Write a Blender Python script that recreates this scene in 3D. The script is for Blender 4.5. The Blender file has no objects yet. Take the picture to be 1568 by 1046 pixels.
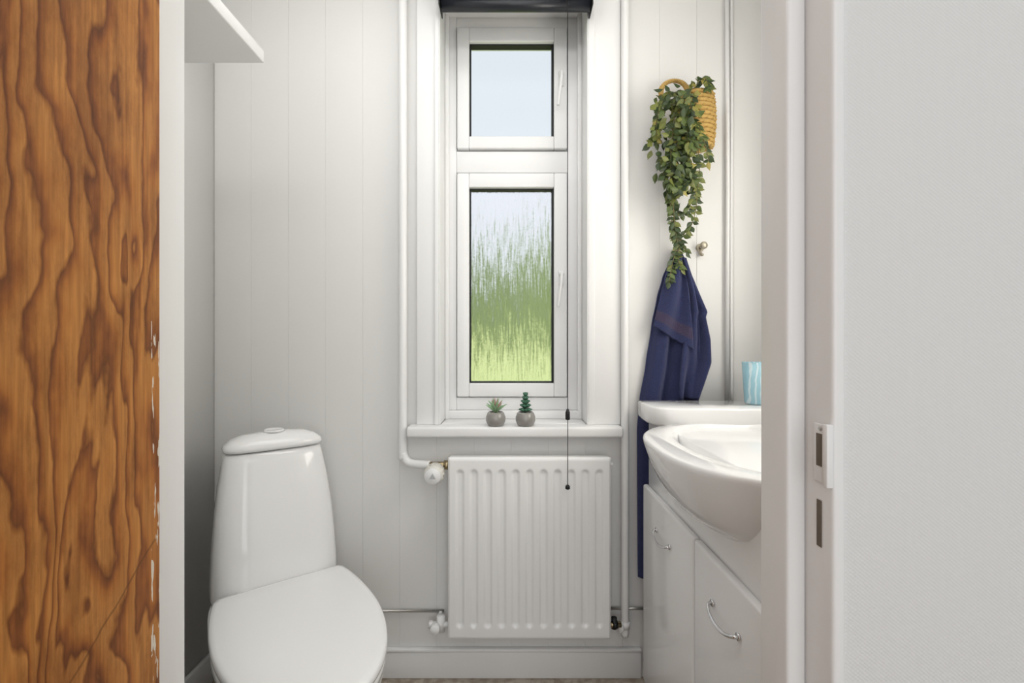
import bpy, bmesh, math, random
from mathutils import Vector, Matrix
random.seed(7)
sc=bpy.context.scene
sc.view_settings.view_transform='Standard'
COL=sc.collection
FL=0.008
# ------------------------------------------------------------------ materials
def mat(name,col,rough=.5,metal=0,coat=0,trans=0,ior=1.45,bump=None,emit=None):
    m=bpy.data.materials.new(name);m.use_nodes=True
    nt=m.node_tree;b=nt.nodes['Principled BSDF']
    b.inputs['Base Color'].default_value=(*col,1);b.inputs['Roughness'].default_value=rough
    b.inputs['Metallic'].default_value=metal;b.inputs['Coat Weight'].default_value=coat
    b.inputs['Transmission Weight'].default_value=trans;b.inputs['IOR'].default_value=ior
    tc=nt.nodes.new('ShaderNodeTexCoord')
    mp=nt.nodes.new('ShaderNodeMapping');nt.links.new(tc.outputs['Object'],mp.inputs[0])
    n=nt.nodes.new('ShaderNodeTexNoise')
    sx,st,dist=bump if bump else ((60,60,60),.04,.001)
    mp.inputs['Scale'].default_value=sx
    n.inputs['Scale'].default_value=1;n.inputs['Detail'].default_value=3
    nt.links.new(mp.outputs[0],n.inputs[0])
    bp=nt.nodes.new('ShaderNodeBump');bp.inputs['Strength'].default_value=st;bp.inputs['Distance'].default_value=dist
    nt.links.new(n.outputs[0],bp.inputs['Height']);nt.links.new(bp.outputs[0],b.inputs['Normal'])
    return m
M_wall=mat('painted_panel_wall',(.82,.815,.80),.45,bump=((40,40,6),.12,.002))
M_trim=mat('gloss_trim_paint',(.87,.87,.865),.3,bump=((50,50,8),.12,.002))
M_ceil=mat('ceiling_paint',(.86,.86,.855),.7)
M_pvc=mat('window_frame_white',(.86,.86,.86),.28)
M_rad=mat('radiator_enamel',(.89,.89,.885),.25)
M_por=mat('white_porcelain',(.91,.91,.91),.08,coat=.5,bump=((3,3,3),.02,.001))
M_lid=mat('toilet_lid_plastic',(.92,.92,.92),.16)
M_cab=mat('cabinet_lacquer',(.92,.92,.92),.2,coat=.3)
M_chr=mat('chrome',(.75,.75,.76),.12,metal=1)
M_steel=mat('brushed_steel',(.55,.54,.52),.35,metal=1)
M_brass=mat('valve_brass',(.45,.36,.22),.35,metal=1)
M_blk=mat('black_plastic',(.012,.012,.014),.35)
M_blind=mat('blind_charcoal',(.018,.02,.026),.3)
M_gask=mat('rubber_gasket',(.01,.011,.012),.6)
M_grey=mat('label_grey',(.45,.46,.47),.5)
M_offw=mat('aged_plastic',(.78,.76,.70),.4)
M_pot=mat('grey_glass_pot',(.30,.29,.27),.15,coat=.4)
M_soil=mat('pebbles',(.42,.38,.32),.8,bump=((300,300,300),.8,.004))
M_suc=mat('succulent_light',(.30,.48,.28),.45)
M_suc2=mat('succulent_dark',(.06,.16,.10),.45)
M_suct=mat('succulent_pink',(.45,.30,.25),.45)
M_stem=mat('vine_stem',(.16,.13,.05),.6)
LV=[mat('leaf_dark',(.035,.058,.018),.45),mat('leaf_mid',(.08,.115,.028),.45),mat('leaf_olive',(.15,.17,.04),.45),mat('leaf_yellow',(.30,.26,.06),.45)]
M_rope=mat('seagrass_rope',(.58,.38,.12),.75,bump=((200,200,400),.8,.004))
M_hook=mat('brass_hook',(.50,.45,.35),.3,metal=.6)
M_hole=mat('mortise_dark',(.16,.13,.10),.8)

def towel_mat(name,c):
    m=mat(name,c,.95,bump=((350,350,350),.9,.004))
    b=m.node_tree.nodes['Principled BSDF'];b.inputs['Sheen Weight'].default_value=.3
    b.inputs['Sheen Tint'].default_value=(.5,.52,.8,1)
    return m
M_tow=towel_mat('navy_terry',(.027,.034,.100));M_tow2=towel_mat('navy_border',(.055,.042,.085))

def N(nt,t,**k):
    n=nt.nodes.new(t)
    for a,v in k.items(): setattr(n,a,v)
    return n
def math_n(nt,op,a,b=None):
    n=N(nt,'ShaderNodeMath',operation=op)
    for i,v in enumerate((a,b)):
        if v is None: continue
        if isinstance(v,(int,float)): n.inputs[i].default_value=v
        else: nt.links.new(v,n.inputs[i])
    return n.outputs[0]
def wallpaper():
    m=mat('woven_wallpaper',(.765,.765,.755),.6);nt=m.node_tree;b=nt.nodes['Principled BSDF']
    tc=N(nt,'ShaderNodeTexCoord');sp=N(nt,'ShaderNodeSeparateXYZ');nt.links.new(tc.outputs['Object'],sp.inputs[0])
    nz=N(nt,'ShaderNodeTexNoise');nz.inputs['Scale'].default_value=140;nt.links.new(tc.outputs['Object'],nz.inputs[0])
    a=math_n(nt,'SINE',math_n(nt,'ADD',math_n(nt,'MULTIPLY',sp.outputs[0],2*math.pi/.0048),math_n(nt,'MULTIPLY',nz.outputs[0],1.5)))
    c=math_n(nt,'SINE',math_n(nt,'ADD',math_n(nt,'MULTIPLY',sp.outputs[2],2*math.pi/.0040),math_n(nt,'MULTIPLY',nz.outputs[0],1.5)))
    h=math_n(nt,'ADD',math_n(nt,'MULTIPLY',a,c),math_n(nt,'MULTIPLY',nz.outputs[0],2.0))
    bp=N(nt,'ShaderNodeBump');bp.inputs['Strength'].default_value=.3;bp.inputs['Distance'].default_value=.0006
    nt.links.new(h,bp.inputs['Height']);nt.links.new(bp.outputs[0],b.inputs['Normal'])
    return m
M_wp=wallpaper()
def plywood():
    m=mat('varnished_plywood',(.6,.25,.05),.5);nt=m.node_tree;b=nt.nodes['Principled BSDF']
    b.inputs['Specular IOR Level'].default_value=.3
    tc=N(nt,'ShaderNodeTexCoord');sp=N(nt,'ShaderNodeSeparateXYZ');nt.links.new(tc.outputs['Object'],sp.inputs[0])
    mp=N(nt,'ShaderNodeMapping');mp.inputs['Scale'].default_value=(13,13,3.2);nt.links.new(tc.outputs['Object'],mp.inputs[0])
    n1=N(nt,'ShaderNodeTexNoise');n1.inputs['Scale'].default_value=1;n1.inputs['Detail'].default_value=3;n1.inputs['Roughness'].default_value=.45;n1.inputs['Distortion'].default_value=.6
    nt.links.new(mp.outputs[0],n1.inputs[0])
    mpj=N(nt,'ShaderNodeMapping');mpj.inputs['Scale'].default_value=(70,70,30);nt.links.new(tc.outputs['Object'],mpj.inputs[0])
    nj=N(nt,'ShaderNodeTexNoise');nj.inputs['Scale'].default_value=1;nj.inputs['Detail'].default_value=2;nt.links.new(mpj.outputs[0],nj.inputs[0])
    v=math_n(nt,'ADD',math_n(nt,'MULTIPLY',n1.outputs[0],8.5),math_n(nt,'MULTIPLY',sp.outputs[1],-38.0))
    v=math_n(nt,'ADD',v,math_n(nt,'MULTIPLY',nj.outputs[0],.6))
    fr=math_n(nt,'FRACT',v)
    cr=N(nt,'ShaderNodeValToRGB');nt.links.new(fr,cr.inputs[0])
    e=cr.color_ramp.elements
    e[0].position=0;e[0].color=(.60,.26,.065,1);e[1].position=1;e[1].color=(.60,.26,.065,1)
    for p,c in ((.35,(.57,.235,.055)),(.58,(.49,.18,.038)),(.74,(.34,.115,.028)),(.86,(.23,.075,.02)),(.95,(.50,.20,.045))):
        x=e.new(p);x.color=(*c,1)
    mp2=N(nt,'ShaderNodeMapping');mp2.inputs['Scale'].default_value=(300,300,12);nt.links.new(tc.outputs['Object'],mp2.inputs[0])
    n2=N(nt,'ShaderNodeTexNoise');n2.inputs['Scale'].default_value=1;n2.inputs['Detail'].default_value=4;nt.links.new(mp2.outputs[0],n2.inputs[0])
    cr2=N(nt,'ShaderNodeValToRGB');nt.links.new(n2.outputs[0],cr2.inputs[0])
    cr2.color_ramp.elements[0].position=.3;cr2.color_ramp.elements[0].color=(.66,.62,.60,1)
    cr2.color_ramp.elements[1].position=.7;cr2.color_ramp.elements[1].color=(1.05,1.05,1.05,1)
    mx=N(nt,'ShaderNodeMix',data_type='RGBA',blend_type='MULTIPLY');mx.inputs[0].default_value=1
    nt.links.new(cr.outputs[0],mx.inputs[6]);nt.links.new(cr2.outputs[0],mx.inputs[7])
    mp4=N(nt,'ShaderNodeMapping');mp4.inputs['Scale'].default_value=(18,18,6);nt.links.new(tc.outputs['Object'],mp4.inputs[0])
    n4=N(nt,'ShaderNodeTexNoise');n4.inputs['Scale'].default_value=1;n4.inputs['Detail'].default_value=7;n4.inputs['Roughness'].default_value=.7;nt.links.new(mp4.outputs[0],n4.inputs[0])
    cr4=N(nt,'ShaderNodeValToRGB');nt.links.new(n4.outputs[0],cr4.inputs[0])
    cr4.color_ramp.elements[0].position=.38;cr4.color_ramp.elements[0].color=(.56,.49,.46,1);cr4.color_ramp.elements[1].position=.56;cr4.color_ramp.elements[1].color=(1,1,1,1)
    mx4=N(nt,'ShaderNodeMix',data_type='RGBA',blend_type='MULTIPLY');mx4.inputs[0].default_value=.9
    nt.links.new(mx.outputs[2],mx4.inputs[6]);nt.links.new(cr4.outputs[0],mx4.inputs[7])
    dl=math_n(nt,'SUBTRACT',math_n(nt,'ADD',math_n(nt,'MULTIPLY',sp.outputs[1],.9),.495),sp.outputs[2])
    dl=math_n(nt,'ABSOLUTE',math_n(nt,'ADD',dl,math_n(nt,'MULTIPLY',nj.outputs[0],.006)))
    scr=math_n(nt,'MULTIPLY',math_n(nt,'LESS_THAN',dl,.0016),.55)
    mx5=N(nt,'ShaderNodeMix',data_type='RGBA');nt.links.new(scr,mx5.inputs[0]);nt.links.new(mx4.outputs[2],mx5.inputs[6]);mx5.inputs[7].default_value=(.12,.045,.012,1)
    ed=math_n(nt,'GREATER_THAN',sp.outputs[1],.4465)
    mp3=N(nt,'ShaderNodeMapping');mp3.inputs['Scale'].default_value=(200,200,28);nt.links.new(tc.outputs['Object'],mp3.inputs[0])
    n3=N(nt,'ShaderNodeTexNoise');n3.inputs['Scale'].default_value=1;n3.inputs['Detail'].default_value=3;nt.links.new(mp3.outputs[0],n3.inputs[0])
    f=math_n(nt,'MULTIPLY',ed,math_n(nt,'GREATER_THAN',n3.outputs[0],.58))
    f=math_n(nt,'MULTIPLY',f,math_n(nt,'LESS_THAN',sp.outputs[2],1.12))
    mx2=N(nt,'ShaderNodeMix',data_type='RGBA');nt.links.new(f,mx2.inputs[0])
    nt.links.new(mx5.outputs[2],mx2.inputs[6]);mx2.inputs[7].default_value=(.75,.68,.58,1)
    nt.links.new(mx2.outputs[2],b.inputs['Base Color'])
    return m
M_ply=plywood()
def rainglass():
    m=bpy.data.materials.new('rain_glass');m.use_nodes=True;nt=m.node_tree;nt.nodes.clear()
    o=N(nt,'ShaderNodeOutputMaterial');g=N(nt,'ShaderNodeBsdfRefraction');g.inputs['Roughness'].default_value=.42;g.inputs['IOR'].default_value=1.3
    gl=N(nt,'ShaderNodeBsdfGlossy');gl.inputs['Roughness'].default_value=.3
    mx=N(nt,'ShaderNodeMixShader');mx.inputs[0].default_value=.02
    tc=N(nt,'ShaderNodeTexCoord');mp=N(nt,'ShaderNodeMapping');mp.inputs['Scale'].default_value=(170,1,13);nt.links.new(tc.outputs['Object'],mp.inputs[0])
    n=N(nt,'ShaderNodeTexNoise');n.inputs['Scale'].default_value=1;n.inputs['Detail'].default_value=2.5;n.inputs['Roughness'].default_value=.6;n.inputs['Distortion'].default_value=.3;nt.links.new(mp.outputs[0],n.inputs[0])
    n2=N(nt,'ShaderNodeTexNoise');n2.inputs['Scale'].default_value=170;n2.inputs['Detail'].default_value=1;nt.links.new(tc.outputs['Object'],n2.inputs[0])
    def vm(op,a,b_):
        q=N(nt,'ShaderNodeVectorMath',operation=op)
        for i,v in enumerate((a,b_)):
            if v is None: continue
            if isinstance(v,tuple): q.inputs[i].default_value=v
            else: nt.links.new(v,q.inputs[i])
        return q.outputs[0]
    a=vm('MULTIPLY',vm('SUBTRACT',n.outputs['Color'],(.5,.5,.5)),(1.0,0,1.25))
    c=vm('MULTIPLY',vm('SUBTRACT',n2.outputs['Color'],(.5,.5,.5)),(.5,0,.45))
    ge=N(nt,'ShaderNodeNewGeometry')
    inv=math_n(nt,'SUBTRACT',1,ge.outputs['Backfacing'])
    s_=N(nt,'ShaderNodeVectorMath',operation='SCALE');nt.links.new(vm('ADD',a,c),s_.inputs[0]);nt.links.new(inv,s_.inputs['Scale'])
    nn=vm('NORMALIZE',vm('ADD',ge.outputs['Normal'],s_.outputs[0]),None)
    nt.links.new(nn,g.inputs['Normal'])
    nt.links.new(g.outputs[0],mx.inputs[1]);nt.links.new(gl.outputs[0],mx.inputs[2]);nt.links.new(mx.outputs[0],o.inputs[0])
    return m
def clearglass():
    m=bpy.data.materials.new('clear_glass');m.use_nodes=True;nt=m.node_tree;nt.nodes.clear()
    o=N(nt,'ShaderNodeOutputMaterial');g=N(nt,'ShaderNodeBsdfTransparent');g.inputs[0].default_value=(.97,.985,.98,1)
    gl=N(nt,'ShaderNodeBsdfGlossy');gl.inputs['Roughness'].default_value=.25
    mx=N(nt,'ShaderNodeMixShader');mx.inputs[0].default_value=.01
    nt.links.new(g.outputs[0],mx.inputs[1]);nt.links.new(gl.outputs[0],mx.inputs[2]);nt.links.new(mx.outputs[0],o.inputs[0])
    return m
M_rg=rainglass();M_cg=clearglass()
def cupmat():
    m=mat('aqua_plastic',(.45,.78,.86),.2);nt=m.node_tree;b=nt.nodes['Principled BSDF']
    tc=N(nt,'ShaderNodeTexCoord');w=N(nt,'ShaderNodeTexWave');w.inputs['Scale'].default_value=24;w.inputs['Distortion'].default_value=3.5;w.inputs['Detail Scale'].default_value=.9
    nt.links.new(tc.outputs['Object'],w.inputs[0]);cr=N(nt,'ShaderNodeValToRGB');nt.links.new(w.outputs[0],cr.inputs[0])
    cr.color_ramp.elements[0].position=.7;cr.color_ramp.elements[0].color=(.36,.62,.72,1);cr.color_ramp.elements[1].position=.9;cr.color_ramp.elements[1].color=(.66,.80,.85,1)
    nt.links.new(cr.outputs[0],b.inputs['Base Color']);return m
M_cup=cupmat()
def foliage(name,c1,c2,scale):
    m=mat(name,c1,.9);nt=m.node_tree;b=nt.nodes['Principled BSDF']
    tc=N(nt,'ShaderNodeTexCoord');n=N(nt,'ShaderNodeTexNoise');n.inputs['Scale'].default_value=scale;n.inputs['Detail'].default_value=5;nt.links.new(tc.outputs['Object'],n.inputs[0])
    cr=N(nt,'ShaderNodeValToRGB');nt.links.new(n.outputs[0],cr.inputs[0]);cr.color_ramp.elements[0].position=.35;cr.color_ramp.elements[0].color=(*c1,1);cr.color_ramp.elements[1].position=.65;cr.color_ramp.elements[1].color=(*c2,1)
    nt.links.new(cr.outputs[0],b.inputs['Base Color']);return m
M_hedge=foliage('hedge_leaves',(.13,.20,.06),(.31,.40,.17),1.2)
M_lawn=foliage('lawn_grass',(.48,.58,.22),(.62,.70,.32),.8)
def floor_mat():
    m=mat('speckled_vinyl',(.45,.40,.34),.4);nt=m.node_tree;b=nt.nodes['Principled BSDF']
    tc=N(nt,'ShaderNodeTexCoord');n=N(nt,'ShaderNodeTexNoise');n.inputs['Scale'].default_value=40;n.inputs['Detail'].default_value=5;nt.links.new(tc.outputs['Object'],n.inputs[0])
    cr=N(nt,'ShaderNodeValToRGB');nt.links.new(n.outputs[0],cr.inputs[0]);cr.color_ramp.elements[0].position=.4;cr.color_ramp.elements[0].color=(.32,.26,.20,1);cr.color_ramp.elements[1].position=.6;cr.color_ramp.elements[1].color=(.50,.44,.37,1)
    nt.links.new(cr.outputs[0],b.inputs['Base Color']);return m
M_floor=floor_mat()
# ------------------------------------------------------------------ mesh builder
class MB:
    def __init__(s): s.v=[];s.f=[];s.m=[];s.mats=[]
    def mi(s,m):
        if m not in s.mats: s.mats.append(m)
        return s.mats.index(m)
    def box(s,x0,x1,y0,y1,z0,z1,m):
        i=len(s.v)
        s.v+=[(x,y,z) for z in (z0,z1) for y in (y0,y1) for x in (x0,x1)]
        k=s.mi(m)
        for f in ((0,2,3,1),(4,5,7,6),(0,1,5,4),(2,6,7,3),(0,4,6,2),(1,3,7,5)):
            s.f.append([i+a for a in f]);s.m.append(k)
    def loft(s,rings,m,cap0=True,cap1=True,closed=True):
        i=len(s.v);n=len(rings[0]);k=s.mi(m)
        for r in rings: s.v+=[tuple(p) for p in r]
        for a in range(len(rings)-1):
            for b in range(n if closed else n-1):
                c=(b+1)%n
                s.f.append([i+a*n+b,i+a*n+c,i+(a+1)*n+c,i+(a+1)*n+b]);s.m.append(k)
        if cap0: s.f.append([i+b for b in range(n)][::-1]);s.m.append(k)
        if cap1: s.f.append([i+(len(rings)-1)*n+b for b in range(n)]);s.m.append(k)
    def tube(s,pts,r,m,n=12):
        pts=[Vector(p) for p in pts];rings=[];up=None
        for a,p in enumerate(pts):
            t=(pts[min(a+1,len(pts)-1)]-pts[max(a-1,0)]).normalized()
            if up is None:
                up=Vector((0,0,1)) if abs(t.z)<.9 else Vector((1,0,0))
            x=(up-t*up.dot(t)).normalized();y=t.cross(x);up=x
            rr=r[a] if isinstance(r,(list,tuple)) else r
            rings.append([p+(x*math.cos(q)+y*math.sin(q))*rr for q in [2*math.pi*b/n for b in range(n)]])
        s.loft(rings,m)
    def lathe(s,prof,c,m,axis='z',n=32,cap0=True,cap1=True):
        rings=[]
        for r,h in prof:
            ring=[]
            for b in range(n):
                q=2*math.pi*b/n;a,d=r*math.cos(q),r*math.sin(q)
                if axis=='z': ring.append((c[0]+a,c[1]+d,c[2]+h))
                elif axis=='y': ring.append((c[0]+a,c[1]+h,c[2]+d))
                else: ring.append((c[0]+h,c[1]+a,c[2]+d))
            rings.append(ring)
        s.loft(rings,m,cap0,cap1)
    def grid(s,P,nu,nv,m):
        i=len(s.v);k=s.mi(m)
        for a in range(nu+1):
            for b in range(nv+1): s.v.append(tuple(P(a/nu,b/nv)))
        for a in range(nu):
            for b in range(nv):
                q=i+a*(nv+1)+b
                s.f.append([q,q+1,q+nv+2,q+nv+1]);s.m.append(k)
    def face(s,pts,m):
        i=len(s.v);s.v+=[tuple(p) for p in pts];s.f.append(list(range(i,i+len(pts))));s.m.append(s.mi(m))
    def obj(s,name,bevel=0,seg=2,smooth=True,parent=None,subsurf=0,solid=0,fix=True):
        me=bpy.data.meshes.new(name);me.from_pydata(s.v,[],s.f);me.update()
        for m in s.mats: me.materials.append(m)
        for p,k in zip(me.polygons,s.m): p.material_index=k
        if fix:
            bm=bmesh.new();bm.from_mesh(me);bmesh.ops.recalc_face_normals(bm,faces=bm.faces);bm.to_mesh(me);bm.free()
        o=bpy.data.objects.new(name,me);COL.objects.link(o)
        if solid:
            d=o.modifiers.new('solid','SOLIDIFY');d.thickness=solid;d.offset=0
        if subsurf:
            d=o.modifiers.new('sub','SUBSURF');d.levels=subsurf;d.render_levels=subsurf
        if bevel:
            d=o.modifiers.new('bev','BEVEL');d.width=bevel;d.segments=seg;d.limit_method='ANGLE';d.angle_limit=math.radians(40)
        if smooth:
            for p in me.polygons: p.use_smooth=True
            bpy.context.view_layer.objects.active=o
            for q in bpy.context.selected_objects: q.select_set(False)
            o.select_set(True)
            try: bpy.ops.object.shade_auto_smooth(angle=math.radians(38))
            except Exception: pass
        if parent: o.parent=parent
        return o
def empty(name):
    e=bpy.data.objects.new(name,None);COL.objects.link(e);return e
def spline(pts,n=8):
    out=[];P=[Vector(p) for p in pts]
    for i in range(len(P)-1):
        a=P[max(i-1,0)];b=P[i];c=P[i+1];d=P[min(i+2,len(P)-1)]
        for k in range(n):
            t=k/n
            out.append(.5*((2*b)+(-a+c)*t+(2*a-5*b+4*c-d)*t*t+(-a+3*b-3*c+d)*t**3))
    out.append(P[-1]);return out
# ------------------------------------------------------------------ room shell
YB=1.484; XL=-.971; XR=.86; YF0=.462; YF1=.551; CE=2.42
OX0,OX1,OZ0,OZ1=-.235,.245,.832,2.235
T=1.72
b=MB()
b.box(XL-.1,OX0,YB+.0013,T,-.1,CE,M_wall);b.box(OX1,XR+.1,YB+.0013,T,-.1,CE,M_wall)
b.box(OX0,OX1,YB+.0013,T,-.1,OZ0-.03,M_wall);b.box(OX0,OX1,YB+.0013,T,OZ1,CE,M_wall)
g=[XL]+[-.971+.121*i for i in range(1,16)]
for i in range(len(g)-1):
    a,c=g[i]+.0004,min(g[i+1]-.0004,XR)
    if a>=XR: break
    if c<=OX0 or a>=OX1: segs=[(a,c,0,CE)]
    else:
        segs=[]
        if a<OX0: segs.append((a,OX0,0,CE))
        if c>OX1: segs.append((OX1,c,0,CE))
        segs+= [(max(a,OX0),min(c,OX1),0,OZ0-.03),(max(a,OX0),min(c,OX1),OZ1,CE)]
    for q in segs: b.box(q[0],q[1],YB,YB+.003,q[2],q[3],M_wall)
b.obj('wall_back',bevel=.0006,seg=1,smooth=False)
b=MB();b.box(XL-.1,XL,YF1-.05,YB+.03,-.1,CE,M_wall);b.obj('wall_left')
b=MB();b.box(XR,XR+.1,YF1-.05,YB+.03,-.1,CE,M_wall)
b.obj('wall_right')
b=MB()
HX0,HX1,HY=-1.0,1.25,-1.7
b.box(HX0-.1,-.431,YF0,YF1,-.1,CE,M_wp);b.box(.336,HX1+.1,YF0,YF1,-.1,CE,M_wp);b.box(-.431,.336,YF0,YF1,2.09,CE,M_wp)
b.obj('wall_front',smooth=False)
b=MB();b.box(HX0-.1,HX0,HY,YF0,-.1,CE,M_wp);b.obj('wall_hall_left',smooth=False)
b=MB();b.box(HX1,HX1+.1,HY,YF0,-.1,CE,M_wp);b.obj('wall_hall_right',smooth=False)
b=MB();b.box(HX0-.1,HX1+.1,HY-.1,HY,-.1,CE,M_wp);b.obj('wall_hall_rear',smooth=False)
b=MB();b.box(HX0-.1,HX1+.1,HY-.1,T,-.1,FL,M_floor);b.obj('floor',smooth=False)
b=MB();b.box(HX0-.1,HX1+.1,HY-.1,T,CE,CE+.1,M_ceil);b.obj('ceiling',smooth=False)
b=MB();b.box(XL,.42,YB-.012,YB,FL,.095,M_trim);b.box(XL,.42,YB-.016,YB,.095,.107,M_trim);b.obj('baseboard_back',bevel=.004)
b=MB();b.box(XL,XL+.014,YF1,YB-.02,FL,.105,M_trim);b.obj('baseboard_left',bevel=.004)
b=MB()
for (s0,s1,l0,l1) in ((-.418,-.397,-.431,-.418),(.302,.323,.323,.336)):
    b.box(s0,s1,.4996,YF1+.003,FL,2.07,M_trim)
    b.box(l0,l1,YF0-.004,YF1+.003,FL,2.09,M_trim)
b.box(-.418,.323,.4996,YF1+.003,2.05,2.07,M_trim);b.box(-.431,.336,YF0-.004,YF1+.003,2.07,2.09,M_trim)
b.obj('trim_door_frame',bevel=.0035,seg=3)
sp=empty('door_strike_plate')
b=MB()
b.box(.3212,.3232,.4615,.4850,.953,1.014,M_trim);b.box(.3165,.3232,.4575,.4630,.952,1.016,M_trim);b.obj('plate',bevel=.0008,parent=sp)
b=MB();b.box(.3205,.3214,.4715,.4800,.970,1.004,M_hole);b.box(.322,.3228,.4740,.4815,.885,.934,M_hole);b.obj('latch_holes',bevel=.0004,parent=sp)
b=MB();b.lathe([(.0028,0),(.0022,-.0008)],(.3212,.474,1.0095),M_steel,axis='x',n=14);b.obj('screw',parent=sp)
d=empty('door_1')
b=MB();b.box(-.394,-.354,-.22,.458,FL+.008,2.04,M_ply);b.obj('plywood_leaf',bevel=.0015,parent=d)
b=MB()
for z in (.28,1.8): b.lathe([(.006,0),(.006,.09)],(-.397,.449,z),M_steel,n=12)
b.obj('hinges',parent=d)
b=MB();b.tube(spline([(-.354,-.16,1.03),(-.325,-.16,1.03),(-.31,-.15,1.03),(-.305,-.05,1.03)],6),.008,M_chr);b.obj('lever_handle',parent=d)
# ------------------------------------------------------------------ window
YW=1.591
w=empty('window_1')
b=MB()
fx0,fx1,fz0,fz1=OX0+.0,OX1-.0,.86,2.235
b.box(fx0,-.194,YW,YW+.06,fz0,fz1,M_pvc);b.box(.194,fx1,YW,YW+.06,fz0,fz1,M_pvc)
b.box(-.194,.194,YW,YW+.06,fz0,.905,M_pvc);b.box(-.194,.194,YW,YW+.06,2.195,fz1,M_pvc);b.box(-.194,.194,YW,YW+.06,1.690,1.765,M_pvc)
b.box(fx0,fx1,YW-.02,YW+.06,OZ0,fz0,M_pvc)
b.obj('outer_frame',bevel=.003,parent=w)
def sash(z0,z1,gz0,gz1,name):
    b=MB();y0=YW-.012;y1=YW+.045
    gx0,gx1=-.149,.146
    for A in ((-.191,gx0,z0,z1),(gx1,.191,z0,z1),(gx0,gx1,z0,gz0),(gx0,gx1,gz1,z1)):
        b.box(A[0],A[1],y0,y1,A[2],A[3],M_pvc)
    b.obj(name,bevel=.004,seg=3,parent=w)
    b=MB();t=.0045;y0=YW+.004;y1=YW+.03
    for A in ((gx0,gx0+t,gz0,gz1),(gx1-t-.002,gx1,gz0,gz1),(gx0+t,gx1-t,gz0,gz0+t),(gx0+t,gx1-t,gz1-t,gz1)):
        b.box(A[0],A[1],y0,y1,A[2],A[3],M_gask)
    b.obj(name+'_gasket',smooth=False,parent=w)
    b=MB();
    m=M_rg if gz0<1.2 else M_cg
    b.box(gx0+.002,gx1-.002,YW+.016,YW+.022,gz0+.002,gz1-.002,m);b.obj(name+'_glass',smooth=False,parent=w)
sash(1.770,2.190,1.813,2.142,'upper_sash')
sash(.908,1.685,.955,1.635,'lower_sash')
b=MB()
for zc in (2.005,1.318):
    x=.170
    b.box(x-.009,x+.009,YW-.020,YW-.012,zc-.022,zc+.028,M_pvc)
    b.lathe([(.008,0),(.008,-.018),(.006,-.022)],(x,YW-.02,zc+.012),M_pvc,axis='y',n=16)
    b.tube(spline([(x,YW-.04,zc+.016),(x-.002,YW-.044,zc-.01),(x-.008,YW-.044,zc-.06),(x-.013,YW-.040,zc-.10)],6),.0055,M_pvc)
b.obj('handles',bevel=.002,parent=w)
b=MB()
b.box(-.307,OX0,YB-.018,YB,.832,CE,M_trim);b.box(OX1,.349,YB-.018,YB,.832,CE,M_trim)
b.box(-.249,OX0-.0,YB-.024,YB-.018,.832,CE,M_trim);b.box(OX1,.266,YB-.024,YB-.018,.832,CE,M_trim)
b.box(OX0-.0,OX0+.004,YB-.024,YW,.832,OZ1,M_trim);b.box(OX1-.004,OX1,YB-.024,YW,.832,OZ1,M_trim)
b.box(OX0,OX1,YB-.018,YB,OZ1,CE,M_trim);b.box(OX0,OX1,YB,YW,OZ1-.004,OZ1,M_trim)
b.box(OX0+.004,OX0+.016,YW-.022,YW,.832,OZ1,M_trim);b.box(OX1-.018,OX1-.004,YW-.022,YW,.832,OZ1,M_trim)
b.obj('trim_window_casing',bevel=.004,seg=3)
b=MB();b.box(-.331,.349,1.422,YB,.799,.832,M_trim);b.box(OX0,OX1,YB,YW+.01,.802,.832,M_trim);b.obj('window_sill',bevel=.008,seg=4)
bl=empty('roller_blind')
b=MB()
b.box(-.226,.250,1.400,1.460,2.16,2.235,M_blind);b.box(-.226,-.222,1.396,1.462,2.135,2.24,M_blk);b.box(.246,.250,1.396,1.462,2.135,2.24,M_blk)
b.obj('cassette',bevel=.006,seg=3,parent=bl)
b=MB();b.lathe([(.019,0),(.019,.464)],(-.22,1.425,2.153),M_blind,axis='x',n=24);b.obj('bottom_rail',parent=bl)
b=MB();b.tube([(.171,1.398,2.15),(.171,1.398,.655)],.0012,M_blk,n=6)
b.lathe([(.003,0),(.0075,.002),(.007,.024),(.003,.034)],(.171,1.398,.859),M_blk,n=14)
b.lathe([(.004,0),(.0075,.002),(.007,.010),(.003,.014)],(.171,1.398,.646),M_blk,n=14)
b.box(.164,.176,1.392,1.400,2.15,2.24,M_steel);b.obj('pull_cord',parent=bl)
# ------------------------------------------------------------------ radiator
R=empty('radiator')
rx0,rx1,rz0,rz1=-.1995,.308,.173,.739;ry=1.413
cs=[rx0+.0375+.0433*i for i in range(11)]
def sm(t): t=max(0,min(1,t));return t*t*(3-2*t)
def RP(u,v):
    x=rx0+(rx1-rx0)*u;z=rz0+(rz1-rz0)*v;d=0
    for c in cs:
        dz=max(abs(z-(rz0+rz1)/2)-.232,0);q=math.hypot(x-c,dz)
        d=max(d,1-sm((q-.006)/.009))
    e=min(x-rx0,rx1-x,z-rz0,rz1-z)
    return (x,ry+.007*d+.006*(1-sm(e/.006)),z)
b=MB();b.grid(RP,260,130,M_rad);b.obj('front_panel',parent=R,fix=False)
b=MB();b.box(rx0+.001,rx1-.001,ry+.012,ry+.045,rz0+.001,rz1-.002,M_rad);b.obj('body',bevel=.005,seg=3,parent=R)
b=MB()
for xx in (rx0+.1,rx1-.1):
    b.box(xx-.02,xx+.02,ry+.044,YB-.001,.22,.70,M_rad)
b.obj('brackets',parent=R)
b=MB()
c=(-.239,1.37,.694)
b.lathe([(.022,0),(.0265,.004),(.029,.012),(.029,.05),(.024,.058),(.016,.062),(.016,.075)],c,M_offw,axis='y',n=28)
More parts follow.
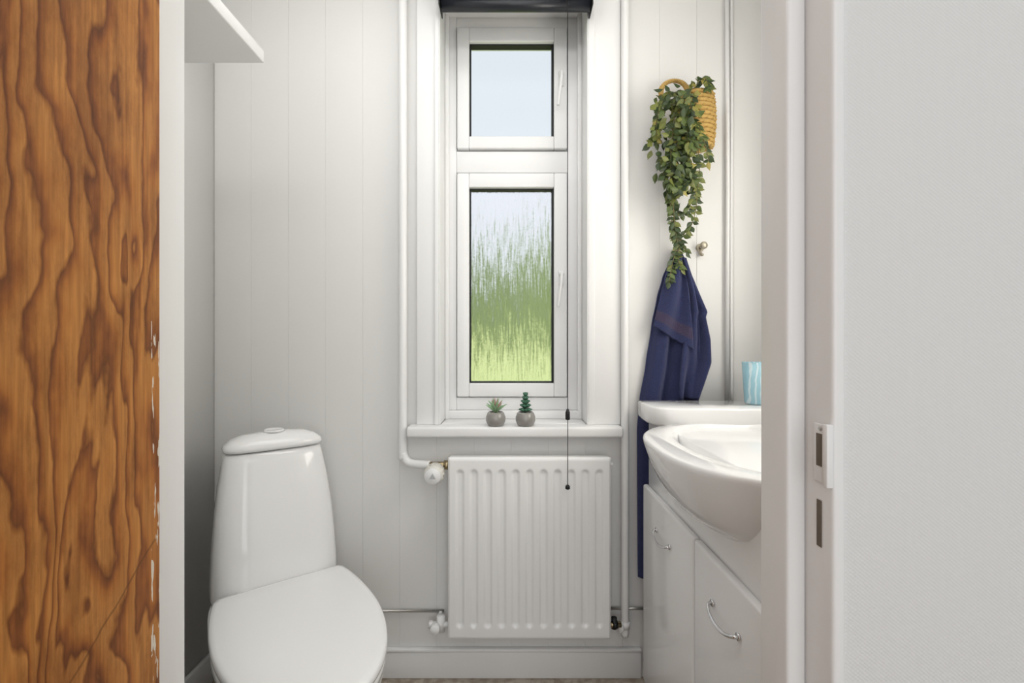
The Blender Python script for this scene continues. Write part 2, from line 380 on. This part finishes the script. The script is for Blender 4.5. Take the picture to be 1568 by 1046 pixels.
b.lathe([(.024,-.002),(.0255,.0005)],c,M_trim,axis='y',n=28)
b.face([(c[0]-.010,c[1]-.003,c[2]-.008),(c[0]+.010,c[1]-.003,c[2]-.008),(c[0],c[1]-.003,c[2]+.010)],M_grey)
for q in range(14):
    a=q*2*math.pi/14;b.tube([(c[0]+.029*math.cos(a),c[1]+.015,c[2]+.029*math.sin(a)),(c[0]+.029*math.cos(a),c[1]+.048,c[2]+.029*math.sin(a))],.002,M_offw,n=6)
b.tube([(-.26,1.44,.709),(rx0+.01,1.44,.709)],.011,M_brass)
b.tube([(-.215,1.44,.709),(rx0+.002,1.44,.709)],.015,M_brass,n=6)
b.tube([(-.262,1.44,.205),(rx0+.01,1.44,.205)],.009,M_trim);b.lathe([(.013,-.02),(.013,.028)],(-.225,1.44,.205),M_trim)
b.lathe([(.012,0),(.015,.004),(.015,.02),(.008,.024)],(-.24,1.405,.205),M_trim,axis='y');b.lathe([(.012,0),(.012,.012)],(-.262,1.44,.205),M_trim,axis='x',n=8)
b.tube([(rx1-.01,1.44,.205),(.345,1.44,.205)],.009,M_brass);b.lathe([(.012,0),(.012,.016)],(.318,1.44,.205),M_blk,axis='x',n=8);b.lathe([(.009,-.012),(.009,.022)],(.323,1.44,.205),M_blk)
b.tube([(rx1-.005,1.43,.715),(rx1+.008,1.43,.715)],.007,M_trim)
b.obj('valves',parent=R)
b=MB();yp=1.458
b.tube(spline([(-.350,yp,CE),(-.350,yp,1.6),(-.350,yp,.80),(-.349,yp,.745),(-.335,yp,.716),(-.31,yp-.003,.709),(-.26,yp-.018,.709)],8),.0135,M_trim,n=16)
b.tube(spline([(.362,yp,CE),(.362,yp,1.2),(.362,yp,.24),(.362,yp,.205),(.352,yp-.004,.190),(.34,yp-.018,.192)],8),.0125,M_trim,n=16)
b.lathe([(.016,0),(.016,.02)],(.362,yp,.185),M_trim)
for z in (1.5,):
    b.box(-.356,-.344,yp,YB-.001,z,z+.01,M_trim);b.box(.356,.368,yp,YB-.001,z,z+.01,M_trim)
b.tube([(-.80,1.474,.228),(-.22,1.474,.228)],.0045,M_steel);b.tube([(.30,1.474,.236),(.5,1.474,.236)],.0045,M_steel)
b.box(-.235,-.225,1.45,1.48,.20,.23,M_trim)
b.obj('supply_pipes',parent=R)
b=MB()
b.tube([(.694,1.470,CE),(.697,1.470,1.6),(.694,1.470,.9)],.0065,M_trim);b.tube(spline([(.708,1.474,CE),(.712,1.474,1.9),(.709,1.474,1.4),(.712,1.474,.9)],8),.004,M_trim)
b.obj('cable_conduit')
# ------------------------------------------------------------------ pots
def pot(name,x,mat1,mat2,kind):
    e=empty(name);y=1.452;z=.832;b=MB()
    b.lathe([(.020,0),(.027,.004),(.0315,.016),(.0315,.028),(.027,.040),(.0235,.044),(.021,.043),(.021,.036)],(x,y,z),M_pot,n=36,cap1=False)
    b.obj('glass_pot',parent=e)
    b=MB();b.lathe([(.001,.041),(.012,.041),(.0215,.038)],(x,y,z),M_soil,n=24);b.obj('pebble_fill',parent=e)
    b=MB()
    rnd=random.Random(3 if kind else 5)
    levels=3 if kind==0 else 5
    for L_ in range(levels):
        n=7 if kind==0 else 8
        for q in range(n):
            a=2*math.pi*(q+.5*L_)/n+rnd.uniform(-.15,.15)
            if kind==0: ln=.046-.002*L_;el=.65+.34*L_;z0=z+.04+.003*L_;wd=.0034
            else: ln=.024-.0032*L_;el=.25+.12*L_;z0=z+.044+.0125*L_;wd=.0055
            dv=Vector((math.cos(a)*math.cos(el),math.sin(a)*math.cos(el),math.sin(el)))
            p0=Vector((x,y,z0));pts=[p0+dv*ln*t+Vector((0,0,.004*math.sin(t*3))) for t in (0,.3,.6,.85,1)]
            b.tube(pts,[wd*.6,wd,wd*.9,wd*.5,.0004],mat1 if rnd.random()<.75 else mat2,n=7)
    b.tube([(x,y,z+.035),(x,y,z+.044+.012*levels*(1 if kind else .3))],.003,mat1,n=8)
    b.obj('rosette',parent=e)
pot('potted_succulent',-.052,M_suc,M_suct,0);pot('potted_succulent.001',.043,M_suc2,M_suc2,1)
b=MB();b.box(XL+.001,-.629,.60,1.156,1.806,1.838,M_trim);b.obj('storage_shelf',bevel=.003)
# ------------------------------------------------------------------ toilet
TL=empty('toilet')
th=math.radians(37);U=Vector((math.cos(th),math.sin(th),0));V=Vector((math.sin(th),-math.cos(th),0));O=Vector((-.63,1.245,0))
def L(u,v,z): return O+U*u+V*v+Vector((0,0,z))
def rr(hw,v0,v1,z,n=48,e=3.6,bow=0):
    out=[];vc=(v0+v1)/2;hv=(v1-v0)/2
    for k in range(n):
        t=2*math.pi*k/n;c,s=math.cos(t),math.sin(t)
        u=hw*math.copysign(abs(c)**(2/e),c);v=vc+hv*math.copysign(abs(s)**(2/e),s)
        if s>0: v+=bow*(1-(u/hw)**2)
        out.append(L(u,v,z))
    return out
b=MB()
b.loft([rr(.150,-.165,.00,.36),rr(.161,-.168,.004,.42),rr(.160,-.17,.002,.46),rr(.156,-.17,-.008,.54),rr(.150,-.17,-.022,.62),rr(.141,-.17,-.042,.70),rr(.131,-.17,-.060,.76),rr(.126,-.17,-.067,.785),rr(.122,-.166,-.071,.788)],M_por)
b.obj('cistern',parent=TL)
b=MB()
b.loft([rr(.124,-.168,-.070,.791),rr(.129,-.173,-.061,.794),rr(.130,-.174,-.059,.801),rr(.126,-.172,-.062,.811),rr(.110,-.163,-.072,.823,e=3),rr(.080,-.15,-.09,.833,e=2.6),rr(.04,-.13,-.10,.837,e=2.4)],M_por)
b.lathe([(.028,0),(.028,.004),(.025,.006),(.024,.0045),(.002,.0045)],tuple(L(-.0,-.117,.8365)),M_por,n=32);b.obj('cistern_lid',parent=TL)
def egg(sc_,z,Lv=.33,v0=0.0,hw=.178,shift=0,n=32):
    half=[]
    vb=.005+v0
    for k in range(n+1):
        t=k/n
        a=math.pi/2*(1-t)
        half.append((hw*math.cos(a),.2+Lv*math.sin(a)))
    m=14
    for k in range(1,m+1):
        t=k/m;v=.2-(.2-vb)*t
        half.append((hw*(1-.115*t**2.2),v))
    last=half[-1]
    half[-1]=(last[0]-.006,vb);half.append((last[0]-.02,vb-.002));half.append((0.03,vb-.004))
    pts=half+[(-u,v) for u,v in half[::-1] if u>1e-6]
    cv=.2
    return [L(u*sc_,cv+(v-cv)*sc_+shift,z) for u,v in pts]
b=MB()
b.loft([egg(.975,.4285),egg(.995,.431),egg(1,.437),egg(.996,.4445),egg(.98,.4485),egg(.93,.4505),egg(.7,.4515),egg(.3,.452)],M_lid);b.obj('seat_lid',parent=TL)
b=MB()
b.loft([egg(.955,.404),egg(.985,.407),egg(.985,.420),egg(.96,.4265)],M_lid);b.obj('seat_ring',parent=TL)
b=MB()
def body(hw,vb,vf,z,n=56,e=2.4):
    out=[]
    for k in range(n):
        t=2*math.pi*k/n;c,s=math.cos(t),math.sin(t)
        vc=.13
        ee=e if s>0 else 3.4
        u=hw*math.copysign(abs(c)**(2/ee),c)
        v=vc+((vf-vc) if s>0 else (vc-vb))*math.copysign(abs(s)**(2/ee),s)
        out.append(L(u,v,z))
    return out
b.loft([body(.115,-.14,.33,FL),body(.115,-.14,.33,.03),body(.112,-.15,.33,.10),body(.12,-.155,.36,.20),body(.145,-.16,.43,.29),body(.165,-.165,.485,.35),body(.172,-.168,.505,.385),body(.172,-.168,.507,.402),body(.165,-.16,.50,.404)],M_por)
b.obj('bowl_pedestal',parent=TL)
b=MB()
for s in (-1,1): b.tube([L(s*.085-.02,-.0,.436),L(s*.085+.02,-.0,.436)],.011,M_lid)
b.obj('hinges',parent=TL)
# ------------------------------------------------------------------ vanity
S=empty('bathroom_vanity')
def sup(cx,cy,rx,ry,z,e=2.6,n=96):
    out=[]
    for k in range(n):
        t=2*math.pi*k/n;c,s=math.cos(t),math.sin(t)
        out.append(Vector((min(cx+rx*math.copysign(abs(c)**(2/e),c),.857),cy+ry*math.copysign(abs(s)**(2/e),s),z)))
    return out
def sc2(f,z): return sup(.60+.02*(1-f),.978,.297*f,.280*f,z,2.6-.4*(1-f))
b=MB()
rings=[sc2(.35,.702),sc2(.55,.708),sc2(.70,.721),sc2(.81,.745),sc2(.895,.779),sc2(.955,.819),sc2(.984,.848),sc2(.998,.862),sc2(1,.868),sc2(.997,.873),sc2(.985,.8755)]
def inn(f,z): return sup(.588,.983,.216*f,.257*f,z,2.3)
rings+=[inn(1.02,.8755),inn(1.0,.873),inn(.975,.862),inn(.93,.83),inn(.86,.795),inn(.70,.762),inn(.45,.748),inn(.06,.744)]
b.loft(rings,M_por);b.obj('basin',parent=S)
b=MB()
pl=[(.392,1.4135),(.388,1.37),(.386,1.32),(.392,1.28),(.41,1.255),(.445,1.243),(.52,1.243),(.60,1.240),(.68,1.232),(.74,1.205),(.785,1.15),(.80,1.08),(.805,.98),(.805,.85),(.807,.70),(.858,.70),(.858,1.4135)]
pin=[(x+(.004 if x<.7 else 0),y+(.004 if y<1.3 else -.003)) for x,y in pl]
b.loft([[(x,y,.866) for x,y in pin],[(x,y,.872) for x,y in pl],[(x,y,.911) for x,y in pl],[(x,y,.9155) for x,y in [((p[0]+q[0])/2,(p[1]+q[1])/2) for p,q in zip(pl,pin)]],[(x,y,.917) for x,y in pin]],M_por)
b.obj('counter_slab',parent=S)
b=MB()
CX=.42
b.box(CX,.858,.70,1.40,.06,.866,M_cab);b.box(CX+.05,.858,.71,1.395,FL,.06,M_cab);b.obj('cabinet_body',bevel=.003,parent=S)
def door(y0,y1,name):
    b=MB();z0,z1=.065,.664
    b.box(CX-.018,CX,y0,y1,z0,z1,M_cab)
    b.obj(name,bevel=.007,seg=4,parent=S)
    yc=(y0+y1)/2+.002;z=.572
    b=MB()
    pts=spline([(CX-.016,yc+.052,z+.006),(CX-.028,yc+.051,z+.005),(CX-.034,yc+.031,z-.003),(CX-.036,yc,z-.007),(CX-.034,yc-.031,z-.003),(CX-.028,yc-.051,z+.005),(CX-.016,yc-.052,z+.006)],6)
    b.tube(pts,.0034,M_chr)
    for s in (-1,1): b.lathe([(.007,0),(.0055,.004)],(CX-.022,yc+s*.052,z+.006),M_chr,axis='x')
    b.obj(name+'_handle',parent=S)
door(1.013,1.398,'far_door');door(.702,1.007,'near_door')
b=MB()
b.lathe([(.024,0),(.024,.006),(.019,.01),(.018,.09),(.014,.10)],(.83,.985,.916),M_chr);b.tube(spline([(.83,.985,.985),(.80,.985,.998),(.74,.985,.992),(.72,.985,.972)],6),.011,M_chr)
b.tube([(.83,.985,1.01),(.80,.985,1.035)],.006,M_chr);b.obj('faucet',parent=S)
b=MB();b.lathe([(.028,0),(.031,.003),(.038,.122),(.0365,.122),(.030,.006),(.002,.006)],(.716,1.335,.9175),M_cup,n=40);b.obj('toothbrush_cup')
# ------------------------------------------------------------------ towel
def interp(tab,z):
    for (z1,a1,b1),(z0,a0,b0) in zip(tab[:-1],tab[1:]):
        if z<=z1 and z>=z0:
            t=sm((z1-z)/(z1-z0)) *.4+.6*(z1-z)/(z1-z0);return a1+(a0-a1)*t,b1+(b0-b1)*t
    return tab[-1][1:]
# towel outline, metres: (height, left x, right x) on the back wall
tab=[(1.379,.522,.542),(1.355,.505,.553),(1.303,.484,.563),(1.241,.468,.580),(1.148,.451,.596),(1.023,.431,.600),(.910,.412,.592),(.816,.404,.584),(.351,.402,.571)]
def TP(u,v):
    z=tab[0][0]+(tab[-1][0]-tab[0][0])*v;a,c=interp(tab,z)
    x=a+(c-a)*u
    amp=.006+.012*min(1,v*5)
    y=1.452+amp*.8*math.sin(u*15+v*2.2+.7)+.004*math.sin(u*31+v*5)
    if v>.985: z-=.004*math.sin(u*9)
    return (x,min(y,1.474),z)
T_=empty('hanging_towel')
b=MB();b.grid(TP,60,160,M_tow);b.obj('towel_sheet',parent=T_,solid=.005,fix=False)
def FP(u,v):
    lz=1.367-.2194*v; rz=1.359-.2836*v
    z=lz+(rz-lz)*u
    a=.5134-.0683*v**.75;c=.5423+.0248*v**.8
    x=a+(c-a)*u
    y=1.434+.010*math.sin(u*9+v*3)-.004*math.sin(v*3.1)
    return (x,y,z)
b=MB();b.grid(FP,36,60,M_tow)
k=b.mi(M_tow2)
for i in range(36):
    for j in range(60):
        if 46<=j<=53: b.m[i*60+j]=k
b.obj('towel_front_fold',parent=T_,solid=.006,fix=False)
def GP(u,v):
    z=1.363-.443*v
    TT=[(1.363,.5506),(1.2925,.580),(1.193,.617),(1.1766,.6107),(1.106,.621),(1.0338,.621),(.9406,.590),(.9199,.5837)]
    c=TT[-1][1]
    for (p0,x0),(p1,x1) in zip(TT[:-1],TT[1:]):
        if z>=p1: c=x0+(x1-x0)*(z-p0)/(p1-p0);break
    a=.530+.0124*v+.0166*math.sin(v*5)
    x=a+(c-a)*u
    y=1.438+.012*math.sin(u*7+v*4+1)+.006*math.sin(u*14-v*3)
    return (x,y,z)
b=MB();b.grid(GP,30,80,M_tow);b.obj('towel_side_fold',parent=T_,solid=.006,fix=False)
def hook(name,x,z):
    b=MB();y=YB-.001;b.lathe([(.013,0),(.013,-.003),(.010,-.005)],(x,y,z),M_hook,axis='y',n=20)
    b.tube([(x,y-.004,z),(x,y-.026,z)],.006,M_hook);b.lathe([(.004,0),(.0115,-.003),(.012,-.009),(.008,-.013),(.001,-.014)],(x,y-.024,z+.002),M_hook,axis='y',n=20)
    b.tube(spline([(x,y-.006,z-.006),(x,y-.008,z-.022),(x,y-.02,z-.026)],5),.0045,M_hook)
    b.obj(name)
hook('coat_hook',.612,1.405);hook('coat_hook.001',.532,1.39)
# ------------------------------------------------------------------ hanging basket plant
PL=empty('hanging_ivy_basket')
b=MB()
bx,by=.582,1.440
zt,zb=1.875,1.715
n=13
for i in range(n):
    t=i/(n-1);z=zb+(zt-zb)*t;r=.040+.014*math.sin(.5+t*2.0)
    pts=[(bx+r*math.cos(a),by+min(.75*r,.036)*math.sin(a),z) for a in [2*math.pi*k/30 for k in range(31)]]
    b.tube(pts,.0068,M_rope,n=8)
    for k in range(15):
        a=2*math.pi*(k+.5*(i%2))/15
        if math.sin(a)>.5: continue
        b.tube([(bx+(r+.004)*math.cos(a),by+min(.75*r,.036)*math.sin(a)-.003*(math.sin(a)<0),z-.006),(bx+(r+.006)*math.cos(a+.08),by+min(.75*r,.036)*math.sin(a+.08)-.005,z),(bx+(r+.004)*math.cos(a+.16),by+min(.75*r,.036)*math.sin(a+.16),z+.006)],.003,M_rope,n=5)
b.loft([[(bx+.035*math.cos(a),by+.028*math.sin(a),z) for a in [2*math.pi*k/20 for k in range(20)]] for z in (zb,zt-.03)],M_rope)
b.obj('woven_basket',parent=PL)
b=MB()
pts=[(.515+.042*math.cos(a),1.445,1.892+.036*math.sin(a)) for a in [-.3+ (math.pi+.6)*k/20 for k in range(21)]]
for k in range(3):
    b.tube([(p[0]+.005*math.cos(i*.9+k*2.1),p[1]+.005*math.sin(i*.9+k*2.1),p[2]) for i,p in enumerate(spline(pts,3))],.0042,M_rope,n=7)
b.obj('rope_handle',parent=PL)
rnd=random.Random(11)
b=MB()
def leaf(p,d,s,m):
    d=Vector(d).normalized();side=d.cross(Vector((rnd.uniform(-.5,.5),-1,rnd.uniform(-.4,.6)))).normalized();nrm=side.cross(d)
    fold=rnd.uniform(.1,.35)*s;cv=rnd.uniform(-.1,.25)*s
    P=lambda t,w: p+d*s*t+side*w*s-nrm*(abs(w)*fold*2)-Vector((0,0,1))*(t*t*cv)
    prof=[(0,.03),(.2,.24),(.42,.33),(.68,.24),(.88,.09)]
    k=b.mi(m);i=len(b.v)
    for t,w_ in prof: b.v+= [tuple(P(t,-w_)),tuple(P(t,0)),tuple(P(t,w_))]
    b.v.append(tuple(P(1.05,0)))
    for a in range(4):
        q=i+3*a
        b.f+=[[q,q+1,q+4,q+3],[q+1,q+2,q+5,q+4]];b.m+=[k,k]
    q=i+12;b.f+=[[q,q+1,q+3],[q+1,q+2,q+3]];b.m+=[k,k]
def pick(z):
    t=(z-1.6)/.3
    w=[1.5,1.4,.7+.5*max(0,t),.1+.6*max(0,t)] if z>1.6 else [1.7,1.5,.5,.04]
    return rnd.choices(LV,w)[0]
for i in range(450):
    t=rnd.random()**.95
    zc=1.862-.32*t
    wl=.064+.014*math.sin(t*3) if t<.6 else .062-.05*(t-.6)/.4
    xc=.508+.010*math.sin(t*4)
    x=xc+rnd.gauss(0,1)*wl*.55
    if x>.560 and zc<1.86: x=.560-abs(rnd.gauss(0,.03))
    y=1.395+rnd.uniform(-.025,.055)-.015*math.cos((x-xc)*12)
    x=max(.432,min(.61,x));p=Vector((x,y,zc+rnd.uniform(-.012,.012)))
    d=Vector(((x-xc)*7+rnd.uniform(-.7,.7),rnd.uniform(-.5,.3),rnd.uniform(-1.1,.4)))
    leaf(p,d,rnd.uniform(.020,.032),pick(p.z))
strands=[
 [(.55,1.41,1.87),(.47,1.39,1.85),(.445,1.40,1.78),(.45,1.41,1.72)],
 [(.55,1.41,1.87),(.585,1.39,1.905),(.60,1.39,1.88)],
 [(.52,1.40,1.85),(.505,1.39,1.70),(.497,1.40,1.56),(.503,1.41,1.47),(.515,1.42,1.41),(.500,1.42,1.34),(.490,1.42,1.285)],
 [(.54,1.39,1.85),(.56,1.38,1.72),(.572,1.39,1.60),(.556,1.40,1.54),(.54,1.41,1.50),(.513,1.42,1.50),(.498,1.42,1.53)],
 [(.53,1.39,1.82),(.53,1.38,1.68),(.545,1.39,1.60),(.568,1.40,1.55),(.560,1.41,1.47),(.528,1.42,1.42),(.518,1.42,1.36),(.53,1.42,1.33)],
 [(.50,1.40,1.80),(.485,1.39,1.68),(.488,1.40,1.60),(.492,1.41,1.50),(.508,1.42,1.44),(.545,1.42,1.38)],
 [(.56,1.39,1.78),(.585,1.38,1.70),(.60,1.39,1.65)],
]
for st in strands:
    pts=spline(st,10);b.tube(pts,.0013,M_stem,n=5)
    for i in range(2,len(pts)-1):
        if pts[i].z<1.7 and i%2: continue
        for s in (-1,1):
            t=(pts[i+1]-pts[i-1]).normalized()
            d=t*.5+Vector((s*rnd.uniform(.5,1.1),rnd.uniform(-.5,.1),rnd.uniform(-.5,.2)))
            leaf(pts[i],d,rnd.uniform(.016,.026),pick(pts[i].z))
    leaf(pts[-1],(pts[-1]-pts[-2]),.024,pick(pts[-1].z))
b.obj('ivy_foliage',parent=PL,fix=False,smooth=True)
# ------------------------------------------------------------------ exterior
b=MB()
b.grid(lambda u,v:(-14+28*u,1.9+12*v,.15+.095*12*v+.04*math.sin(u*30)*math.sin(v*9)),40,30,M_lawn);b.obj('ground_lawn',fix=False)
rn=random.Random(5)
b=MB()
def HP(u,v):
    x=-10+20*u
    if v<.75: z=.9+v/.75*2.0;y=11-.35*math.sin(v/.75*1.57)
    else: z=2.9+.35*math.sin((v-.75)/.25*1.57);y=10.65+1.5*(v-.75)/.25
    return (x+rn.uniform(-.08,.08),y+rn.uniform(-.2,.2),z+rn.uniform(-.12,.12)+.28*math.sin(x*1.3)*(v>.6))
b.grid(HP,120,26,M_hedge);b.obj('garden_hedge',fix=False)
# ------------------------------------------------------------------ lamps
def area(name,loc,rot,sx,sy,p,col=(1,1,1)):
    l=bpy.data.lights.new(name,'AREA');l.shape='RECTANGLE';l.size=sx;l.size_y=sy;l.energy=p;l.color=col
    o=bpy.data.objects.new(name,l);o.location=loc;o.rotation_euler=rot;COL.objects.link(o);return o
area('bathroom_ceiling_fill',(-.15,.88,2.40),(math.radians(-8),0,0),1.1,.5,4.5,(1,.99,.97))  # added out-of-view ceiling area light, brightens the whole bathroom
area('over_door_fill',(-.10,.57,2.20),(math.radians(48),0,0),1.3,.16,3.9,(1,.99,.975))  # invented fill above the doorway, brightens back and side walls
area('hall_ceiling_fill',(.15,-.6,2.38),(math.radians(15),0,0),1.4,1.4,8,(.98,.99,1))  # added soft overhead fill for the hall, no lamp modelled
area('hall_rear_fill',(.1,-1.6,1.25),(math.radians(90),0,0),1.8,1.9,18,(.95,.975,1))  # added frontal fill behind the camera, the rear wall has no window
area('mirror_fill_light',(.85,.88,1.50),(0,math.radians(90),0),.6,.6,5.6,(1,.955,.87))  # warm mirror lamp, enlarged and lowered as added fill for the left wall
s=bpy.data.lights.new('sun','SUN');s.energy=2.4;s.angle=.1;s.color=(1,.95,.85);so=bpy.data.objects.new('sun',s);so.rotation_euler=(math.radians(50),0,math.radians(15));COL.objects.link(so)
wd=bpy.data.worlds.new('overcast_sky');sc.world=wd;wd.use_nodes=True;bg=wd.node_tree.nodes['Background'];bg.inputs[0].default_value=(.76,.80,.87,1);bg.inputs[1].default_value=1.08
cd=bpy.data.cameras.new('camera');cd.lens=16;cd.sensor_width=36;cd.clip_start=.02
co=bpy.data.objects.new('camera',cd);co.location=(0,0,1.1);co.rotation_euler=(math.radians(90),0,0);COL.objects.link(co);sc.camera=co
